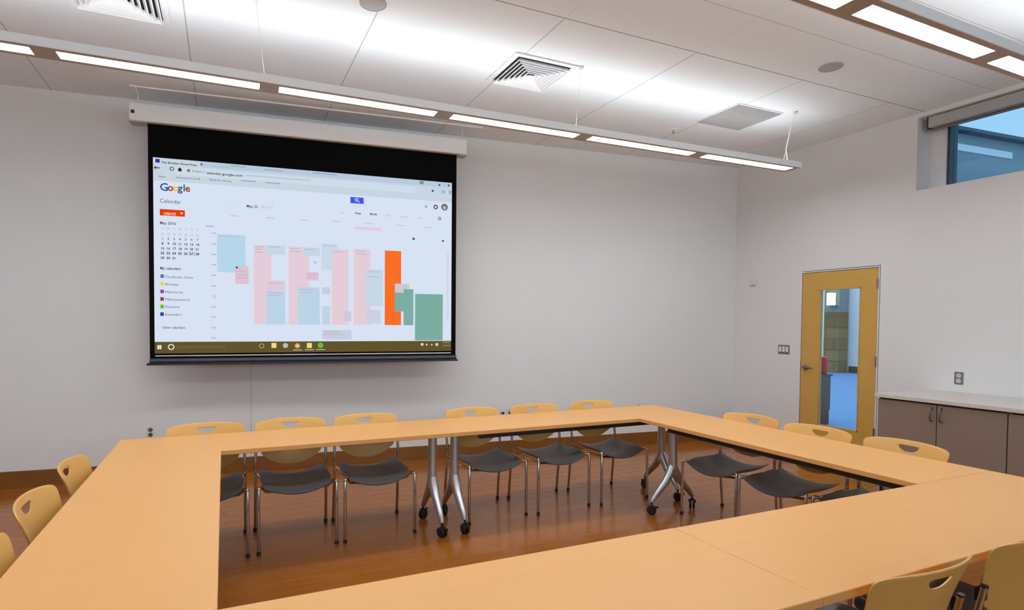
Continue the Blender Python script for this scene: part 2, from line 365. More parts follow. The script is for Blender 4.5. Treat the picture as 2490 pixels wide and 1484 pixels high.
# ------------------------------------------------------------------ ceiling fittings
def diffuser(label, x0, x1, y0, y1):
    cx, cy = (x0 + x1) / 2, (y0 + y1) / 2; hx, hy = (x1 - x0) / 2, (y1 - y0) / 2
    t = thing('ceiling_vent', label, 'vent', (cx, cy, H), 0, 'square louvred ceiling vents')
    f = MB(); b = .045
    for (a0, a1, c0, c1) in ((-hx, hx, -hy, -hy + b), (-hx, hx, hy - b, hy), (-hx, -hx + b, -hy + b, hy - b), (hx - b, hx, -hy + b, hy - b)): f.box(a0, a1, c0, c1, -.012, -.0005)
    f.build('frame', M['white'], t, .003)
    ix, iy = hx - b, hy - b
    MB().box(-ix, ix, -iy, iy, -.0035, -.0008).build('dark_backing', M['gap'], t)
    n = 6
    for k in range(n):
        # one sloping louvre ring: its upper edge sits inside, its lower edge flares outwards
        o = 1 - k / n * .86; q = o - .095
        l = MB(); th = .004
        zo, zi = -.040 + .0 * k, -.005
        def ring(sx, sy, z): return [(-sx, -sy, z), (sx, -sy, z), (sx, sy, z), (-sx, sy, z)]
        vs = ring(ix * o, iy * o, zo + .0) + ring(ix * q, iy * q, zi) + ring(ix * q - th, iy * q - th, zi) + ring(ix * o - th * 1.6, iy * o - th * 1.6, zo)
        fs = []
        for r_ in range(4):
            for i in range(4):
                j = (i + 1) % 4; a_, b_ = r_ * 4, ((r_ + 1) % 4) * 4
                fs.append((a_ + i, a_ + j, b_ + j, b_ + i))
        l.add(vs, fs); l.build('louvre', M['white'], t)
    q = 1 - n / n * .86
    MB().box(-ix * q, ix * q, -iy * q, iy * q, -.040, -.036).build('centre_plate', M['white'], t)
    return t
diffuser('square louvred ceiling vent above the middle of the hanging light', 2.06, 2.63, 3.95, 4.51)
diffuser('square louvred ceiling vent cut off by the top edge above the screen', -.92, -.33, 4.02, 4.60)
rg = thing('return_grille', 'grey square return air grille in the ceiling near the pendant end', 'vent', (4.73, 4.25, H))
MB().box(-.305, .305, -.275, .275, -.008, -.0005).build('frame', M['white'], rg, .002)
g = MB(); g.box(-.29, .29, -.26, .26, -.0125, -.0085)
for k in range(29): g.box(-.285, .285, -.257 + k * .0178, -.250 + k * .0178, -.0165, -.012)
g.build('grille', M['grey'], rg)
for nm, lb, x, y in (('ceiling_speaker', 'round grey ceiling speaker above the door side of the room', 4.48, 3.12), ('ceiling_speaker', 'round grey ceiling speaker cut off by the top edge above the screen', .90, 3.75)):
    t = thing(nm, lb, 'speaker', (x, y, H), 0, 'round ceiling speakers')
    MB().lathe([(.088, -.0005), (.088, -.006), (.082, -.010), (.079, -.007)], (0, 0, 0), 'z', 36).build('rim', M['spk'], t)
    MB().lathe([(.079, -.0062), (.05, -.0105), (.0, -.0115)], (0, 0, 0), 'z', 36).build('mesh_cover', M['spk'], t)
for lb, x, y in (('small sprinkler head in the ceiling near the grey return air grille', 4.40, 4.80),):
    t = thing('sprinkler_head', lb, 'sprinkler', (x, y, H), 0, 'ceiling sprinkler heads')
    MB().lathe([(.035, -.0005), (.033, -.006), (.014, -.009)], (0, 0, 0), 'z', 20).build('escutcheon', M['white'], t)
    MB().lathe([(.007, -.008), (.007, -.035), (.016, -.037), (.016, -.040)], (0, 0, 0), 'z', 12).build('deflector', M['chrome'], t)

# ------------------------------------------------------------------ projection screen, hung in front of the back wall
OFF = .36; SC = -5.443
ps = thing('projector_screen', 'pull-down projection screen showing a web calendar, hung before the back wall', 'screen', wp(SC, OFF, 1.12), AW)
def lx(s): return s - SC
Z0 = 1.12
def zz(z): return z - Z0
cs = MB(); prof = [(-.055, zz(3.285)), (-.06, zz(3.30)), (-.06, zz(3.42)), (-.045, zz(3.443)), (.07, zz(3.443)), (.07, zz(3.285))]
x0, x1 = lx(-6.995), lx(-3.894)
n = len(prof)
cs.add([(x0, y, z) for y, z in prof] + [(x1, y, z) for y, z in prof], [tuple(range(n - 1, -1, -1)), tuple(range(n, 2 * n))] + [(i, (i + 1) % n, (i + 1) % n + n, i + n) for i in range(n)])
cs.build('case', M['white'], ps, .004)
MB().box(lx(-6.980), lx(-6.952), -.0612, -.0585, zz(3.345), zz(3.374)).build('case_socket', M['black'], ps)
for a, b in ((-6.998, -6.86), (-3.985, -3.890)): MB().box(lx(a), lx(b), -.058, .068, zz(3.274), zz(3.2845)).build('case_end_lip', M['grey'], ps)
MB().box(lx(-6.862), lx(-3.988), -.002, .0, zz(1.17), zz(3.29)).build('black_border', M['matte'], ps)
br = MB(); br.tube([(lx(-6.862), 0, zz(1.155)), (lx(-3.985), 0, zz(1.155))], .026, 14); br.build('weight_bar', M['bar'], ps)
MB().box(lx(-6.885), lx(-3.967), -.030, .030, zz(1.118), zz(1.136)).build('bar_lip', M['black'], ps, .004)
MB().box(lx(-6.818), lx(-4.04), -.0035, -.0025, zz(1.198), zz(1.207)).build('screen_edge_strip', M['whitep'], ps)
for s in (-6.95, -3.93):
    MB().tube([(lx(s), .01, zz(3.44)), (lx(s) + .012, .01, zz(3.52)), (lx(s) - .004, .0, zz(H - .012))], .004, 6).build('hanging_cable', M['whitep'], ps)
MB().box(lx(-7.0), lx(-3.7), -.012, .018, zz(H - .012), zz(H - .0008)).build('ceiling_rail', M['white'], ps)

# projected picture: coordinates u (0..1 across) and v (0..1 down), from the photograph's pixels by a homography of its four corners
PL, PR, PT, PB = lx(-6.822), lx(-4.038), zz(2.989), zz(1.224)
HM = ((0.000841496378322888, -1.222090175986932e-05, -0.3075389927872813), (-0.00013552549804699, 0.0014948873117894002, -0.5192721060163353), (-0.0001608383330289491, -1.9663981299604215e-05, 0.7973539115426487))
def uv(x, y):
    q = [r_[0] * x + r_[1] * y + r_[2] for r_ in HM]; return q[0] / q[2], q[1] / q[2]
def loc(x, y):
    u, v = uv(x, y); return PL + u * (PR - PL), PT + v * (PB - PT)
def E_(name, c): return emit('projected_' + name, rgb(*c), .96)
def rect(mb, x0, y0, x1, y1, lay):
    (a, b), (c, d_) = loc(x0, y0), loc(x1, y1); y = -.004 - lay * .0005
    mb.quad((a, y, d_), (c, y, d_), (c, y, b), (a, y, b)); return mb
def luv(mb, u0, v0, u1, v1, lay):
    a, c = PL + u0 * (PR - PL), PL + u1 * (PR - PL); b, d_ = PT + v0 * (PB - PT), PT + v1 * (PB - PT); y = -.004 - lay * .0005
    mb.quad((a, y, d_), (c, y, d_), (c, y, b), (a, y, b)); return mb
def disc(mb, x, y, r_, lay, inner=0, n=20):
    a, b = loc(x, y); yy = -.004 - lay * .0005
    if inner:
        vs = []
        for k in range(n):
            q = 2 * PI * k / n; vs += [(a + r_ * math.cos(q), yy, b + r_ * math.sin(q)), (a + inner * math.cos(q), yy, b + inner * math.sin(q))]
        mb.add(vs, [(2 * k, 2 * ((k + 1) % n), 2 * ((k + 1) % n) + 1, 2 * k + 1) for k in range(n)])
    else: mb.add([(a + r_ * math.cos(2 * PI * k / n), yy, b + r_ * math.sin(2 * PI * k / n)) for k in range(n)], [tuple(range(n))])
    return mb
def text(mb, body, x, y, size, lay=4, width=None, bold=0, align='LEFT'):
    """letters with the baseline start at photo pixel (x, y); size in metres; width squeezes to that many metres"""
    cu = bpy.data.curves.new('lettering', 'FONT'); cu.body = body; cu.size = size; cu.align_x = align; cu.offset = bold; cu.resolution_u = 2
    o = bpy.data.objects.new('lettering', cu); C.objects.link(o)
    dg = bpy.context.evaluated_depsgraph_get(); dg.update()
    me = bpy.data.meshes.new_from_object(o.evaluated_get(dg))
    bpy.data.objects.remove(o)
    a, b = loc(x, y); yy = -.004 - lay * .0005
    xs = [v.co.x for v in me.vertices] or [0, 1]; k = 1
    if width: k = width / max(1e-6, max(xs) - min(xs))
    mb.add([(a + v.co.x * k, yy, b + v.co.y) for v in me.vertices], [tuple(p.vertices) for p in me.polygons])
    bpy.data.meshes.remove(me); bpy.data.curves.remove(cu); return mb
def pw(x0, y0, x1, y1): return loc(x1, y1)[0] - loc(x0, y0)[0]

pim = MB(); luv(pim, 0, 0, 1, 1, 0); PI_ = pim.build('projected_image', E_('page', (219, 230, 248)), ps)
PMAT = {}
def sub(name, mb, c):
    if c not in PMAT: PMAT[c] = E_(name, c)
    return mb.build(name, PMAT[c], PI_)
def word(name, body, x, y, size, c, wpx=None, bold=0, lay=4, align='LEFT'):
    """wpx = width of the word in photo pixels"""
    return sub(name, text(MB(), body, x, y, size, lay, pw(x, y, x + wpx, y) if wpx else None, bold, align), c)
def bar(name, x, y, wpx, h, c, lay=4):
    """a run of writing too blurred to read: level bar starting at photo pixel (x, y), h metres high"""
    (a, b), (c2, _) = loc(x, y), loc(x + wpx, y + .08 * wpx); yy = -.004 - lay * .0005
    return sub(name, MB().quad((a, yy, b - h), (c2, yy, b - h), (c2, yy, b), (a, yy, b)), c)
def dot(name, x, y, r_, c, inner=0, lay=4): return sub(name, disc(MB(), x, y, r_, lay, inner), c)
b = MB(); luv(b, 0, 0, 1, .030, 1); sub('tab_strip', b, (186, 205, 226))
b = MB(); luv(b, 0, .030, 1, .116, 1); sub('browser_toolbar', b, (203, 217, 230))
b = MB(); luv(b, 0, .004, .137, .034, 2); sub('active_tab', b, (206, 220, 226))
b = MB(); luv(b, 0.066, .040, .86, .077, 2); sub('address_bar', b, (209, 225, 237))
b = MB(); rect(b, 377, 385, 388, 395, 3); sub('tab_icon', b, (40, 50, 190))
INK = (42, 46, 60); FAINT = (160, 174, 192)
word('tab_title', 'The Boulder Home Press', 392, 396, .026, INK, 88, .0006)
word('close_icon', '\u00d7', 488, 403, .04, INK, None, .001)
word('address_text', 'calendar.google.com', 503, 423, .034, INK, 89, .0005)
word('bookmark_text', 'Apps', 386, 430, .022, INK, 17); word('bookmark_text', 'Imported From IE', 428, 433, .023, INK, 59); word('bookmark_text', 'Book for Homes', 511, 439, .023, INK, 54)
a, b_ = loc(379, 407); y = -.006
sub('back_arrow', MB().add([(a - .018, y, b_), (a, y, b_ + .016), (a, y, b_ - .016), (a, y, b_ + .004), (a + .03, y, b_ + .004), (a + .03, y, b_ - .004), (a, y, b_ - .004)], [(0, 2, 1), (6, 5, 4, 3)]), INK)
dot('reload_icon', 418, 410, .018, INK, .012); a, b_ = loc(438, 412)
sub('home_icon', MB().add([(a - .02, y, b_), (a, y, b_ + .02), (a + .02, y, b_), (a + .014, y, b_), (a + .014, y, b_ - .017), (a - .014, y, b_ - .017), (a - .014, y, b_)], [(0, 6, 3, 2, 1), (6, 5, 4, 3)]), INK)
word('secure_text', 'https://', 468, 418, .032, (70, 140, 90), 32); b = MB(); rect(b, 456, 411, 463, 418, 4); sub('lock_icon', b, (70, 140, 90))
word('tab_title', 'Welcome to the', 520, 406, .025, FAINT, 40); word('close_icon', '\u00d7', 631, 411, .03, FAINT)
for x, yy, w_ in ((563, 402, 36), (645, 411, 46), (762, 420, 60), (588, 438, 37), (648, 443, 37)): bar('blurred_text', x, yy, w_, .011, FAINT)
bar('blurred_text', 600, 425, 158, .012, (186, 202, 218))
for x, yy in ((417, 428), (502, 434), (578, 440), (640, 445)):
    k = MB(); rect(k, x - 4, yy - 3, x + 4, yy + 4, 4); sub('folder_icon', k, (214, 218, 190))
# search-company logo lettering in its six colours
gx = [388, 407.5, 421, 433, 446, 451]; gy = [463, 463.6, 464.2, 464.8, 465.4, 465.8]
for ch_, x, yy, c in zip('Google', gx, gy, ((50, 95, 165), (190, 50, 40), (245, 195, 60), (45, 95, 185), (50, 120, 80), (180, 55, 45))):
    word('logo_letter', ch_, x, yy, .098 if ch_ == 'G' else .090, c, None, .002)
word('calendar_heading', 'Calendar', 388, 493, .052, (104, 92, 104), 53)
k = MB(); rect(k, 388.5, 508.5, 451, 528, 3); sub('create_button', k, (228, 62, 18))
word('create_text', 'CREATE', 398, 523, .033, (250, 205, 180), 30, .001, 5); a, b_ = loc(443, 520); y = -.0066
sub('drop_arrow', MB().add([(a - .016, y, b_ + .008), (a + .016, y, b_ + .008), (a, y, b_ - .010)], [(0, 2, 1)]), (250, 205, 180))
SIDE = (66, 70, 92)
word('month_heading', 'May 2016', 389, 546, .036, SIDE, 39, .0005)
word('list_heading', 'My calendars', 390, 657, .034, SIDE, 51, .0006); word('list_heading', 'Other calendars', 396, 802, .032, SIDE, 56, .0003); word('list_arrow', '>', 384, 803, .026, SIDE)
for i, (nm, w_) in enumerate((('The Boulder Home', 68), ('Birthdays', 32), ('Memorial', 42), ('Maintenance', 60), ('Personal', 34), ('Reminders', 40))):
    word('list_text', nm, 403, (678, 696, 715, 733, 751, 770)[i], .030, SIDE, w_)
word('week_heading', 'May 22', 602, 505, .036, SIDE, 27, .0006); word('week_heading', '\u2013 28, 2016', 632, 506, .034, (178, 186, 206), 35)
for (yy, c) in ((673.5, (110, 120, 130)), (692, (228, 216, 70)), (711, (140, 66, 190)), (729.5, (165, 60, 58)), (748, (98, 200, 30)), (766.5, (48, 66, 160))):
    k = MB(); rect(k, 391, yy - 4.5, 400, yy + 4.5, 4); sub('legend_square', k, c)
cols = [396, 410.3, 424.7, 439, 453.3, 467.7, 482]
def grid_row(y0, items, size, bold, c):
    k = MB()
    for i, tx in enumerate(items):
        if tx: text(k, tx, cols[i], y0 + i * .55 * (1 if y0 < 600 else .75) + 3.5, size, 4, None, bold, 'CENTER')
    sub('date_row', k, c)
grid_row(556, list('SMTWTFS'), .026, 0, (160, 166, 190)); grid_row(569, ['24', '25', '26', '27', '28', '29', '30'], .026, 0, (170, 176, 198))
DATE = (72, 76, 96)
grid_row(580.5, list('1234567'), .030, .0004, DATE)
grid_row(592.5, ['8', '9', '10', '11', '12', '13', '14'], .030, .0010, DATE); grid_row(604.5, ['15', '16', '17', '18', '19', '20', '21'], .030, .0008, DATE)
grid_row(616, ['22', '23', '24', '25', '26', '27', '28'], .030, .0012, DATE); grid_row(628, ['29', '30', '31'], .030, .0010, DATE)
k = MB()
for (a0, b0, a1, b1) in ((461, 612, 462, 624), (474, 613, 475, 625)): rect(k, a0, b0, a1, b1, 4)
sub('today_frame', k, DATE)
k = MB(); rect(k, 855, 480, 887, 497.5, 3); sub('search_button', k, (66, 92, 232))
k = MB(); disc(k, 870, 487.5, .018, 5, .010); a, b_ = loc(873, 491); k.add([(a, -.0067, b_ + .004), (a + .004, -.0067, b_ + .008), (a + .022, -.0067, b_ - .012), (a + .018, -.0067, b_ - .016)], [(0, 3, 2, 1)]); sub('search_icon', k, (214, 222, 250))
ICON = (78, 84, 98); PALE = (178, 186, 206)
word('view_button', 'Week', 866, 522, .030, ICON, 15, .0008); word('view_button', 'Month', 902, 524, .030, ICON, 17, .0008)
for t_, x, yy, w_ in (('Day', 831, 520, 9), ('4 Days', 940, 527, 14), ('Agenda', 976, 530, 18), ('More', 1018, 533, 12)): word('view_button', t_, x, yy, .028, PALE, w_)
dot('gear_icon', 1060, 505, .024, ICON, .012); dot('window_button', 1069, 452, .010, ICON); dot('window_button', 1091, 453, .010, ICON); dot('star_icon', 1053, 466, .012, ICON)
k = MB(); rect(k, 1022, 442, 1031, 450, 4); sub('tab_user_icon', k, (130, 140, 152))
k = MB()
for q in range(3): rect(k, 1091, 466 + q * 3, 1098, 467.6 + q * 3, 4)
sub('menu_icon', k, ICON)
dot('settings_icon', 1069, 533, .017, ICON, .010); dot('event_icon', 1007, 582, .013, ICON); dot('event_icon', 1077, 587, .011, ICON); dot('event_icon', 579, 652, .010, ICON, 0, 5)
dot('avatar_icon', 1081, 505.5, .036, (122, 116, 108)); dot('avatar_face', 1081, 507, .017, (200, 190, 176), 0, 5)
k = MB(); rect(k, 1074, 464, 1083, 473, 4); sub('extension_icon', k, PALE); dot('bell_icon', 1037, 504, .016, PALE)
word('previous_arrow', '<', 556, 503, .03, PALE); word('next_arrow', '>', 577, 504, .03, PALE)
for x, yy in ((573, 526), (660, 531), (742, 537), (822, 540), (900, 545), (975, 550), (1040, 555)): bar('day_heading', x - 10, yy - 2, 20, .010, (196, 204, 222))
bar('zone_text', 502, 549, 21, .012, PALE)
for yy in (568, 594, 620, 645, 671, 697, 748, 773, 799, 824): bar('hour_text', 517, yy - 1.5, 11, .011, (182, 188, 210))
word('hour_text', '12', 519, 726, .034, (150, 156, 184))
PINK, ROSE, BLUE, MIST = (233, 208, 219), (227, 196, 212), (190, 216, 236), (200, 220, 232)
for (a0, b0, a1, b1, c, l_) in ((530, 570, 600, 665, (184, 219, 238), 2), (575, 648, 608, 692, ROSE, 3), (620, 597, 664, 790, PINK, 2), (650, 597, 697, 621, MIST, 3), (655, 683, 697, 708, (226, 206, 222), 3),
                                (650, 708, 697, 790, BLUE, 3), (705, 600, 755, 790, PINK, 2), (740, 602, 781, 624, MIST, 3), (748, 662, 778, 683, ROSE, 3), (727, 699, 781, 790, BLUE, 3), (785, 593, 824, 658, (204, 222, 236), 2),
                                (810, 606, 850, 790, PINK, 3), (787, 699, 806, 717, (200, 210, 232), 3), (787, 745, 806, 790, (200, 214, 234), 3), (840, 757, 857, 781, (212, 204, 224), 4), (863, 606, 903, 790, PINK, 2),
                                (890, 655, 933, 745, (201, 220, 232), 3), (895, 753, 928, 787, (204, 214, 230), 3), (787, 803, 858, 825, (205, 208, 232), 2), (867, 552.5, 930, 563, (229, 208, 220), 2),
                                (962, 690, 997, 712, (206, 206, 216), 4)):
    k = MB(); rect(k, a0, b0, a1, b1, l_); sub('calendar_event', k, c)
for x, yy, w_ in ((624, 600, 22), (624, 606, 18), (655, 600, 28), (625, 613, 20), (658, 688, 34), (656, 712, 36), (656, 718, 30), (709, 604, 22), (709, 611, 26), (745, 606, 24), (750, 668, 24), (750, 675, 20), (732, 704, 36), (732, 711, 30), (788, 597, 30), (814, 612, 24),
                  (867, 610, 24), (867, 617, 28), (895, 660, 30), (895, 672, 26), (579, 660, 24), (579, 668, 26), (579, 676, 24), (536, 574, 48), (792, 806, 42), (792, 812, 50)): bar('event_text', x, yy, w_, .009, (196, 190, 208), 5)
k = MB(); rect(k, 938, 610, 976.5, 790, 3); ev = sub('calendar_event', k, (255, 112, 38)); ev['label'] = 'bright orange calendar block'
k = MB(); rect(k, 962, 712, 984, 757, 5); rect(k, 983, 703, 1006, 790, 5); ev = sub('calendar_event', k, (127, 177, 168)); ev['label'] = 'stepped green calendar block'
k = MB(); rect(k, 1010.5, 714.5, 1076, 826, 3); ev = sub('calendar_event', k, (126, 176, 164)); ev['label'] = 'large green calendar block'
k = MB(); rect(k, 1086, 610, 1090, 780, 2); sub('scroll_bar', k, (212, 220, 236))
k = MB(); text(k, '\u2196' if False else '^', 767, 645, .05, 5); sub('mouse_cursor', k, (120, 126, 150))
k = MB(); luv(k, 0, .940, 1, 1, 5); sub('task_bar', k, (99, 86, 45))
TB = (222, 212, 180)
k = MB()
for a0, b0 in ((384.5, 842.5), (389.8, 842.2), (384.5, 847.6), (389.8, 847.4)): rect(k, a0, b0, a0 + 4.6, b0 + 4.6, 7)
sub('start_icon', k, (250, 246, 232))
dot('assistant_icon', 418.5, 846.5, .027, (236, 230, 212), .018, 7); dot('task_view_icon', 640, 842.5, .024, (170, 156, 110), .016, 7)
for q in range(4): dot('tray_icon', (1027, 1038, 1050, 1062)[q], (836, 836.5, 837, 836)[q], (.016, .010, .009, .016)[q], TB, 0, 7)
for x, yy in ((727, 851), (756, 850.4), (783, 849.6)): bar('open_app_line', x - 11, yy, 22, .006, TB, 7)
for x, yy, r_, c in ((698, 841, .024, (196, 190, 184)), (727, 841.5, .026, (206, 160, 92)), (783, 840, .027, (96, 196, 70))):
    k = MB(); disc(k, x, yy, r_, 7); sub('task_icon', k, c)
k = MB(); disc(k, 727, 841.5, .012, 8); sub('task_icon_centre', k, (250, 224, 140))
for x, yy in ((670, 841), (756, 840.5)):
    k = MB(); rect(k, x - 6, yy - 6, x + 6, yy + 6, 7); sub('task_icon', k, (246, 222, 130))
k = MB(); rect(k, 430, 843, 553, 848, 6); sub('task_bar_field', k, (112, 94, 56))
bar('clock_text', 1076, 829, 18, .014, (140, 128, 96), 6); bar('clock_text', 1076, 837, 18, .012, (140, 128, 96), 6)

# ------------------------------------------------------------------ tables
TZ = .737
def caster(parent, x, y, rz):
    m = MB(); c_, s_ = math.cos(rz), math.sin(rz)
    for sd in (-1, 1):
        m.lathe([(.012, -.009), (.034, -.008), (.037, 0), (.034, .008), (.012, .009)], (sd * .013, 0, .037), 'x', 20)
    m.tube([(-.022, .0, .05), (-.022, .0, .065), (0, 0, .08), (.022, 0, .065), (.022, 0, .05)], .009, 8)
    m.tube([(0, .0, .07), (0, .0, .105)], .008, 8)
    m.tube([(0, -.03, .06), (0, -.052, .066)], [.008, .01], 8)
    m.v = [(vx * c_ - vy * s_ + x, vx * s_ + vy * c_ + y, vz) for vx, vy, vz in m.v]
    return m.build('caster', M['rubber'], parent)
def table(label, x0, x1, y0, y1, legs, beam, foot_dir, gap=.0004):
    """legs = world x/y of each pole; foot_dir 'x' or 'y' = the way the feet spread; beam = box or None (world)"""
    cx, cy = (x0 + x1) / 2, (y0 + y1) / 2
    t = thing('conference_table', label, 'table', (cx, cy, 0), 0, 'tables of the hollow square')
    g_ = gap
    MB().box(x0 - cx + g_, x1 - cx - g_, y0 - cy + g_, y1 - cy - g_, TZ - .030, TZ).build('tabletop', M['lam'], t, .003)
    for (x, y) in legs:
        x -= cx; y -= cy; m = MB()
        m.tube([(x, y, TZ - .032), (x, y, .5), (x, y, .36), (x, y, .30)], [.033, .032, .037, .031], 16)
        m.box(x - .05, x + .05, y - .05, y + .05, TZ - .036, TZ - .0305)
        ends = []
        for sd in (-1, 1):
            def q(dd, z): return (x + sd * dd, y, z) if foot_dir == 'x' else (x, y + sd * dd, z)
            m.tube([q(.0, .40), q(.022, .33), q(.075, .25), q(.15, .175), q(.195, .125), q(.212, .098)], [.028, .036, .032, .025, .020, .015], 12)
            ends.append(q(.212, 0))
        lg = m.build('leg', M['silver'], t)
        for i, e in enumerate(ends): caster(lg, e[0], e[1], (.5, 2.6)[i] + random.uniform(-.5, .5))
    if beam:
        b_ = beam; MB().box(b_[0] - cx, b_[1] - cx, b_[2] - cy, b_[3] - cy, b_[4], TZ - .0305).build('support_beam', M['black'], t)
    return t
xlo, xli, xri, xro, yn0, yn1, yf0, yf1 = -.628, -.021, 3.1535, 3.8076, 1.0814, 1.6889, 3.777, 4.367
table('long beige table along the screen wall, under the screen', xlo, 1.485, yf0, yf1, [(-.42, 3.98), (1.405, 3.98)], (-.3, 1.25, 4.10, 4.15, .68), 'y')
table('long beige table along the screen wall, reaching the corner by the door', 1.485, xro, yf0, yf1, [(1.58, 3.98), (3.56, 3.97)], (1.72, 3.45, 3.825, 3.87, .668), 'y')
table('beige table at the side nearest the door and cabinets', xri, xro, yn1, yf0, [(3.325, 3.57), (3.325, 1.92)], (3.20, 3.25, 1.80, 3.50, .668), 'x')
table('beige table of the left side, running towards the camera', xlo, xli, yn1, yf0, [(-.32, 3.55), (-.32, 1.92)], (-.45, -.40, 1.95, 3.5, .68), 'x')
table('near beige table with the visible seam at its end, lower middle', xlo, 1.5793, yn0, yn1, [(-.42, 1.385), (1.42, 1.385)], (-.3, 1.3, 1.5, 1.55, .68), 'y')
table('near beige table with two chairs pushed to it', 1.5793, xro, yn0, yn1, [(1.74, 1.385), (3.56, 1.385)], (1.9, 3.4, 1.5, 1.55, .68), 'y', .0016)

# ------------------------------------------------------------------ chairs (facing -y in their own space)
def chaikin(p, n=3):
    for _ in range(n):
        q = []
        for i in range(len(p)):
            a, b = p[i], p[(i + 1) % len(p)]
            q += [(a[0] * .75 + b[0] * .25, a[1] * .75 + b[1] * .25), (a[0] * .25 + b[0] * .75, a[1] * .25 + b[1] * .75)]
        p = q
    return p
def ray_poly(poly, c, ang):
    dx, dz = math.cos(ang), math.sin(ang); best = None
    for i in range(len(poly)):
        (x1, z1), (x2, z2) = poly[i], poly[(i + 1) % len(poly)]
        ex, ez = x2 - x1, z2 - z1; den = dx * ez - dz * ex
        if abs(den) < 1e-12: continue
        t = ((x1 - c[0]) * ez - (z1 - c[1]) * ex) / den; s = ((x1 - c[0]) * dz - (z1 - c[1]) * dx) / den
        if t > 0 and -1e-6 <= s <= 1 + 1e-6 and (best is None or t < best): best = t
    return (c[0] + best * dx, c[1] + best * dz)
def back_y(x, z):
    k = (z - .485) / .315
    return .212 + .088 * k + .012 * math.sin(PI * min(1, max(0, k))) * -1 - .052 * (abs(x) / .25) ** 2.0
def chair_back():
    half = [(0, .478), (.08, .485), (.15, .520), (.214, .568), (.222, .63), (.238, .71), (.252, .778), (.215, .795), (.11, .803), (0, .805)]
    poly = chaikin(half + [(-x, z) for x, z in half[-2:0:-1]], 3)
    hp = [(0, .734), (.022, .735), (.046, .746), (.062, .764), (.052, .7725), (.022, .772), (0, .7715)]
    hole = chaikin(hp + [(-x, z) for x, z in hp[-2:0:-1]], 2)
    c = (0, .756); N = 72; K = 9; th = .0055
    rings = []
    angs = []
    for i in range(N):
        q = 2 * PI * i / N
        angs.append(math.atan2(math.sin(q) * .45, math.cos(q)) if True else q)
    for a in angs: rings.append((ray_poly(hole, c, a), ray_poly(poly, c, a)))
    m = MB()
    def P(i, k, side):
        (h, o) = rings[i % N]; t = k / K
        x, z = h[0] + (o[0] - h[0]) * t, h[1] + (o[1] - h[1]) * t
        e = th * (1 if 0 < k < K else .45)
        return (x, back_y(x, z) + side * e, z)
    vs = []; fs = []
    for side in (-1, 1):
        for k in range(K + 1):
            for i in range(N): vs.append(P(i, k, side))
    def ix(side, k, i): return (0 if side < 0 else (K + 1) * N) + k * N + i % N
    for k in range(K):
        for i in range(N):
            fs.append((ix(-1, k, i), ix(-1, k + 1, i), ix(-1, k + 1, i + 1), ix(-1, k, i + 1)))
            fs.append((ix(1, k, i), ix(1, k, i + 1), ix(1, k + 1, i + 1), ix(1, k + 1, i)))
    for i in range(N):
        fs.append((ix(-1, K, i), ix(1, K, i), ix(1, K, i + 1), ix(-1, K, i + 1)))
        fs.append((ix(-1, 0, i), ix(-1, 0, i + 1), ix(1, 0, i + 1), ix(1, 0, i)))
    m.add(vs, fs, True); return m
def chair_seat():
    n = 18; m = MB(); vs = []; fs = []
    def pt(i, j, low):
        u, v = -1 + 2 * i / n, -1 + 2 * j / n
        a = .30; x = u * math.sqrt(1 - a * v * v * .5); y = v * math.sqrt(1 - a * u * u * .5)
        e = max(abs(u), abs(v)) ** 10
        f = max(0, -v - .35)
        z = .414 + .046 * u * u - .050 * f * f + .014 * max(0, v) ** 2
        s = .975 if low else 1.0
        th = .026
        z = z - th if low else z - .010 * e
        if low: z += .008 * e
        return (x * .232 * s, -.022 + y * .222 * s, z)
    for low in (False, True):
        for j in range(n + 1):
            for i in range(n + 1): vs.append(pt(i, j, low))
    q = (n + 1) ** 2
    def ix(i, j, low): return (q if low else 0) + j * (n + 1) + i
    for j in range(n):
        for i in range(n):
            fs.append((ix(i, j, 0), ix(i + 1, j, 0), ix(i + 1, j + 1, 0), ix(i, j + 1, 0)))
            fs.append((ix(i, j, 1), ix(i, j + 1, 1), ix(i + 1, j + 1, 1), ix(i + 1, j, 1)))
    per = [(i, 0) for i in range(n)] + [(n, j) for j in range(n)] + [(i, n) for i in range(n, 0, -1)] + [(0, j) for j in range(n, 0, -1)]
    for k_ in range(len(per)):
        a, b = per[k_], per[(k_ + 1) % len(per)]
        fs.append((ix(*a, 0), ix(*a, 1), ix(*b, 1), ix(*b, 0)))
    return m.add(vs, fs, True)
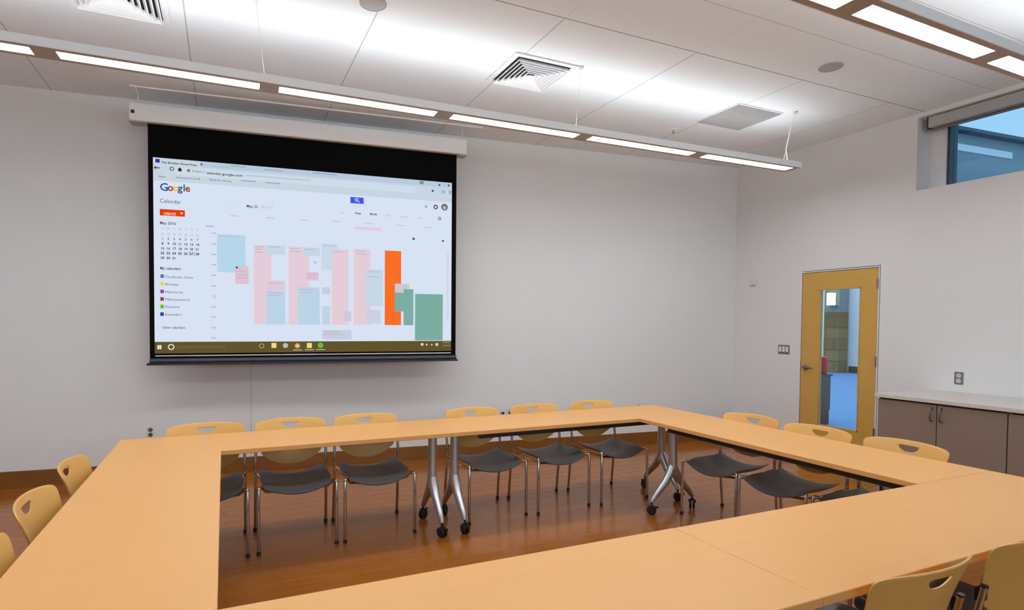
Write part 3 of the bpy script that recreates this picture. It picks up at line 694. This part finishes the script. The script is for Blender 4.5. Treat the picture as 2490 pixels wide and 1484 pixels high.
def make_chair(label, loc, rz, group):
    t = thing('conference_chair', label, 'chair', loc, rz, group)
    chair_back().build('backrest', M['back'], t)
    chair_seat().build('seat', M['seat'], t)
    r_ = .0105
    for sd in (-1, 1):
        x = sd * .25
        lg = MB().tube([(x, -.232, .012), (x, -.230, .25), (x, -.228, .425), (x * .985, -.222, .438), (x * .90, -.20, .436)], r_, 10).build('leg', M['chrome'], t)
        MB().lathe([(.011, 0), (.0135, .002), (.0135, .022), (.011, .026)], (x, -.232, 0), 'z', 12).build('foot_glide', M['rubber'], lg)
        lg = MB().tube([(x, .240, .012), (x * .995, .215, .25), (x * .99, .196, .44), (x * .985, .198, .52), (x * .98, .220, .64)], r_, 10).build('leg', M['chrome'], t)
        MB().lathe([(.011, 0), (.0135, .002), (.0135, .022), (.011, .026)], (x, .240, 0), 'z', 12).build('foot_glide', M['rubber'], lg)
        bk = MB(); bk.tube([(x * .98, .2195, .638), (x * .978, .2205, .646)], .0118, 10); bk.box(x * .90 - .014, x * .90 + .022 * sd + .004, back_y(x * .9, .6) + .004, .214, .585, .63)
        bk.build('back_bracket', M['black'], t)
        MB().tube([(x * .93, -.20, .434), (x * .80, -.17, .395), (x * .80, 0, .387), (x * .82, .12, .395), (x * .985, .192, .430)], .009, 8).build('side_rail', M['chrome'], t)
    MB().tube([(-.20, -.15, .390), (0, -.15, .365), (.20, -.15, .390)], .009, 8).build('cross_rail', M['chrome'], t)
    return t
G1 = 'beige chairs tucked under the table along the screen wall'; G2 = 'beige chairs along the table nearest the door'; G3 = 'beige chairs outside the left table'; G4 = 'beige chairs at the near table'
c0 = make_chair('beige-backed grey-seated chair at the left corner end of the screen-wall table', (-.118, 4.160, 0), 0, G1)
for lb, x, y, rz, g in (
    ('beige-backed grey-seated chair under the screen, second from the left corner', .447, 4.163, 0, G1),
    ('beige-backed grey-seated chair just left of the paired silver table legs', 1.003, 4.158, 0, G1),
    ('beige-backed grey-seated chair just right of the paired silver table legs', 1.915, 4.158, .05, G1),
    ('beige-backed grey-seated chair in the middle of the three before the blank wall', 2.51, 4.158, .05, G1),
    ('beige-backed grey-seated chair nearest the far corner legs on the screen-wall side', 3.115, 4.155, .05, G1),
    ('beige-backed grey-seated chair on the door side, nearest the far corner', 3.585, 3.245, -PI / 2 + .06, G2),
    ('beige-backed grey-seated chair in front of the yellow door', 3.59, 2.70, -PI / 2 + .03, G2),
    ('beige-backed chair in front of the taupe cabinet doors', 3.62, 2.16, -PI / 2 - .03, G2),
    ('beige chair back outside the left table, farthest from the camera', -.455, 3.47, PI / 2, G3),
    ('beige chair back outside the left table, the middle one', -.46, 2.85, PI / 2, G3),
    ('beige chair back outside the left table, cut by the picture edge', -.46, 2.22, PI / 2, G3),
    ('chair seen from behind at the near table, open handle slot showing', 1.955, 1.265, PI, G4),
    ('chair seen from behind at the near table, cut off at the bottom right corner', 2.595, 1.27, PI, G4)):
    dup(c0, (x, y, 0), rz, lb, None, g)

# ------------------------------------------------------------------ cabinets and worktop along the right wall
CX = 5.43; CY1 = 3.262
def base_unit(label, y1, y0):
    t = thing('base_cabinet', label, 'cabinet', ((CX + R) / 2, (y0 + y1) / 2, 0), 0, 'taupe base cabinets')
    hx = (R - CX) / 2 - .001; hy = (y1 - y0) / 2 - .0005
    MB().box(-hx + .02, hx, -hy + .018, hy - .018, .10, .872).build('carcass', M['carc'], t)  # carcass coloured near-black so the door gaps look shaded
    for a0 in (-hy, hy - .0178): MB().box(-hx + .022, hx, a0, a0 + .0178, .10, .872).build('side_panel', M['cab'], t)
    MB().box(-hx + .06, hx, -hy, hy, 0, .0995).build('toe_kick', M['gap'], t)
    for sd in (-1, 1):
        a0, a1 = (.002, hy - .002) if sd > 0 else (-hy + .002, -.002)
        dr = MB().box(-hx, -hx + .019, a0 + .0015, a1 - .0015, .105, .860).build('door', M['cab'], t, .0012)
        yh = sd * .035
        h = MB().tube([(-hx + .001, yh, .835), (-hx - .028, yh, .832), (-hx - .030, yh, .825), (-hx - .030, yh, .735), (-hx - .028, yh, .728), (-hx + .001, yh, .725)], .0065, 8)
        h.build('handle', M['steel'], dr)
    return t
ys = [CY1, 2.316, 1.37, .424, -.522]
lbs = ('taupe cabinet next to the door, two doors with bar handles', 'taupe cabinet cut by the picture edge, farther from the door', 'taupe cabinet under the worktop, third from the door', 'taupe cabinet under the worktop, fourth from the door')
for i in range(2): base_unit(lbs[i], ys[i], ys[i + 1])
wt = thing('worktop', 'pale continuous worktop on the taupe cabinets', 'worktop', ((CX + R) / 2, 2.3, .875))
MB().box(CX - .025 - (CX + R) / 2, R - .001 - (CX + R) / 2, 1.30 - 2.3, CY1 + .015 - 2.3, .0, .034).build('slab', M['counter'], wt, .003)
MB().box(CX + .022 - (CX + R) / 2, R - .005 - (CX + R) / 2, 1.372 - 2.3, CY1 - .005 - 2.3, -.0025, -.0002).build('shadow_underside', M['gap'], wt)  # dark sheet below the slab, drawn in for its shadow line

# ------------------------------------------------------------------ wall fittings
t = thing('thermostat', 'small white thermostat box on the wall between corner and door', 'thermostat', (R, 5.325, 2.087))
MB().box(-.028, -.0005, -.042, .042, -.06, .06).build('housing', M['whitep'], t, .006); MB().box(-.024, -.004, -.030, .030, -.066, -.0602).build('base_vent', M['grey'], t)
t = thing('light_switch', 'steel switch plate with three white rockers beside the door', 'switch', (R, 4.86, 1.222))
MB().box(-.006, -.0005, -.078, .078, -.056, .056).build('plate', M['plate'], t, .002)
for k in (-1, 0, 1): MB().box(-.012, -.0062, k * .046 - .017, k * .046 + .017, -.030, .036).build('rocker', M['whitep'], t, .002)
for k in (-1, 0, 1): MB().box(-.0085, -.0062, k * .046 - .009, k * .046 + .009, -.046, -.037).build('pilot_slot', M['black'], t)
def outlet(label, loc, rz, steel=True, dark=False):
    """faces -y in its own space"""
    t = thing('wall_outlet', label, 'outlet', loc, rz, 'wall outlets')
    MB().box(-.036, .036, -.006, -.0005, -.058, .058).build('plate', M['plate'] if steel else M['whitep'], t, .002)
    for z in (.024, -.024):
        r_ = MB().lathe([(.019, -.0062), (.019, -.0095), (.017, -.0105)], (0, 0, z), 'y', 18).build('receptacle', M['whitep'] if not dark else M['black'], t)
        s = MB()
        for x in (-.007, .007): s.box(x - .0018, x + .0018, -.0115, -.0106, z - .002, z + .010)
        s.box(-.003, .003, -.0115, -.0106, z - .012, z - .007)
        s.build('slot', M['black'] if not dark else M['whitep'], r_)
    return t
outlet('steel double outlet on the wall above the worktop', (R, 3.036, 1.037), -PI / 2)
outlet('wall outlet low on the screen wall near the left table corner', wp(-6.937, 0, .447), AW, False, True)
outlet('wall outlet low on the screen wall between two chair backs', wp(-3.22, 0, .455), AW, False, True)
outlet('wall outlet just above the table near the far corner', wp(-1.479, 0, .452), AW, False, True)
t = thing('data_socket', 'small dark data socket beside the outlet between two chair backs', 'socket', wp(-3.31, 0, .455), AW)
MB().box(-.036, .036, -.006, -.0005, -.058, .058).build('plate', M['whitep'], t, .002); MB().box(-.016, .016, -.009, -.0062, .008, .032).build('jack', M['black'], t)

# ------------------------------------------------------------------ daylight and view settings
wd = bpy.data.worlds.new('sky'); sc.world = wd; wd.use_nodes = True
bg = wd.node_tree.nodes['Background']; bg.inputs[0].default_value = (.68, .86, 1.0, 1); bg.inputs[1].default_value = 5.0
vs_ = sc.view_settings; vs_.view_transform = 'Standard'; vs_.look = 'None'; vs_.exposure = 0.0; vs_.gamma = 1.0; vs_.use_curve_mapping = False
sc.cycles.use_denoising = True
sc.cycles.max_bounces = 10; sc.cycles.diffuse_bounces = 6; sc.cycles.transparent_max_bounces = 12
sc.cycles.sample_clamp_indirect = 6
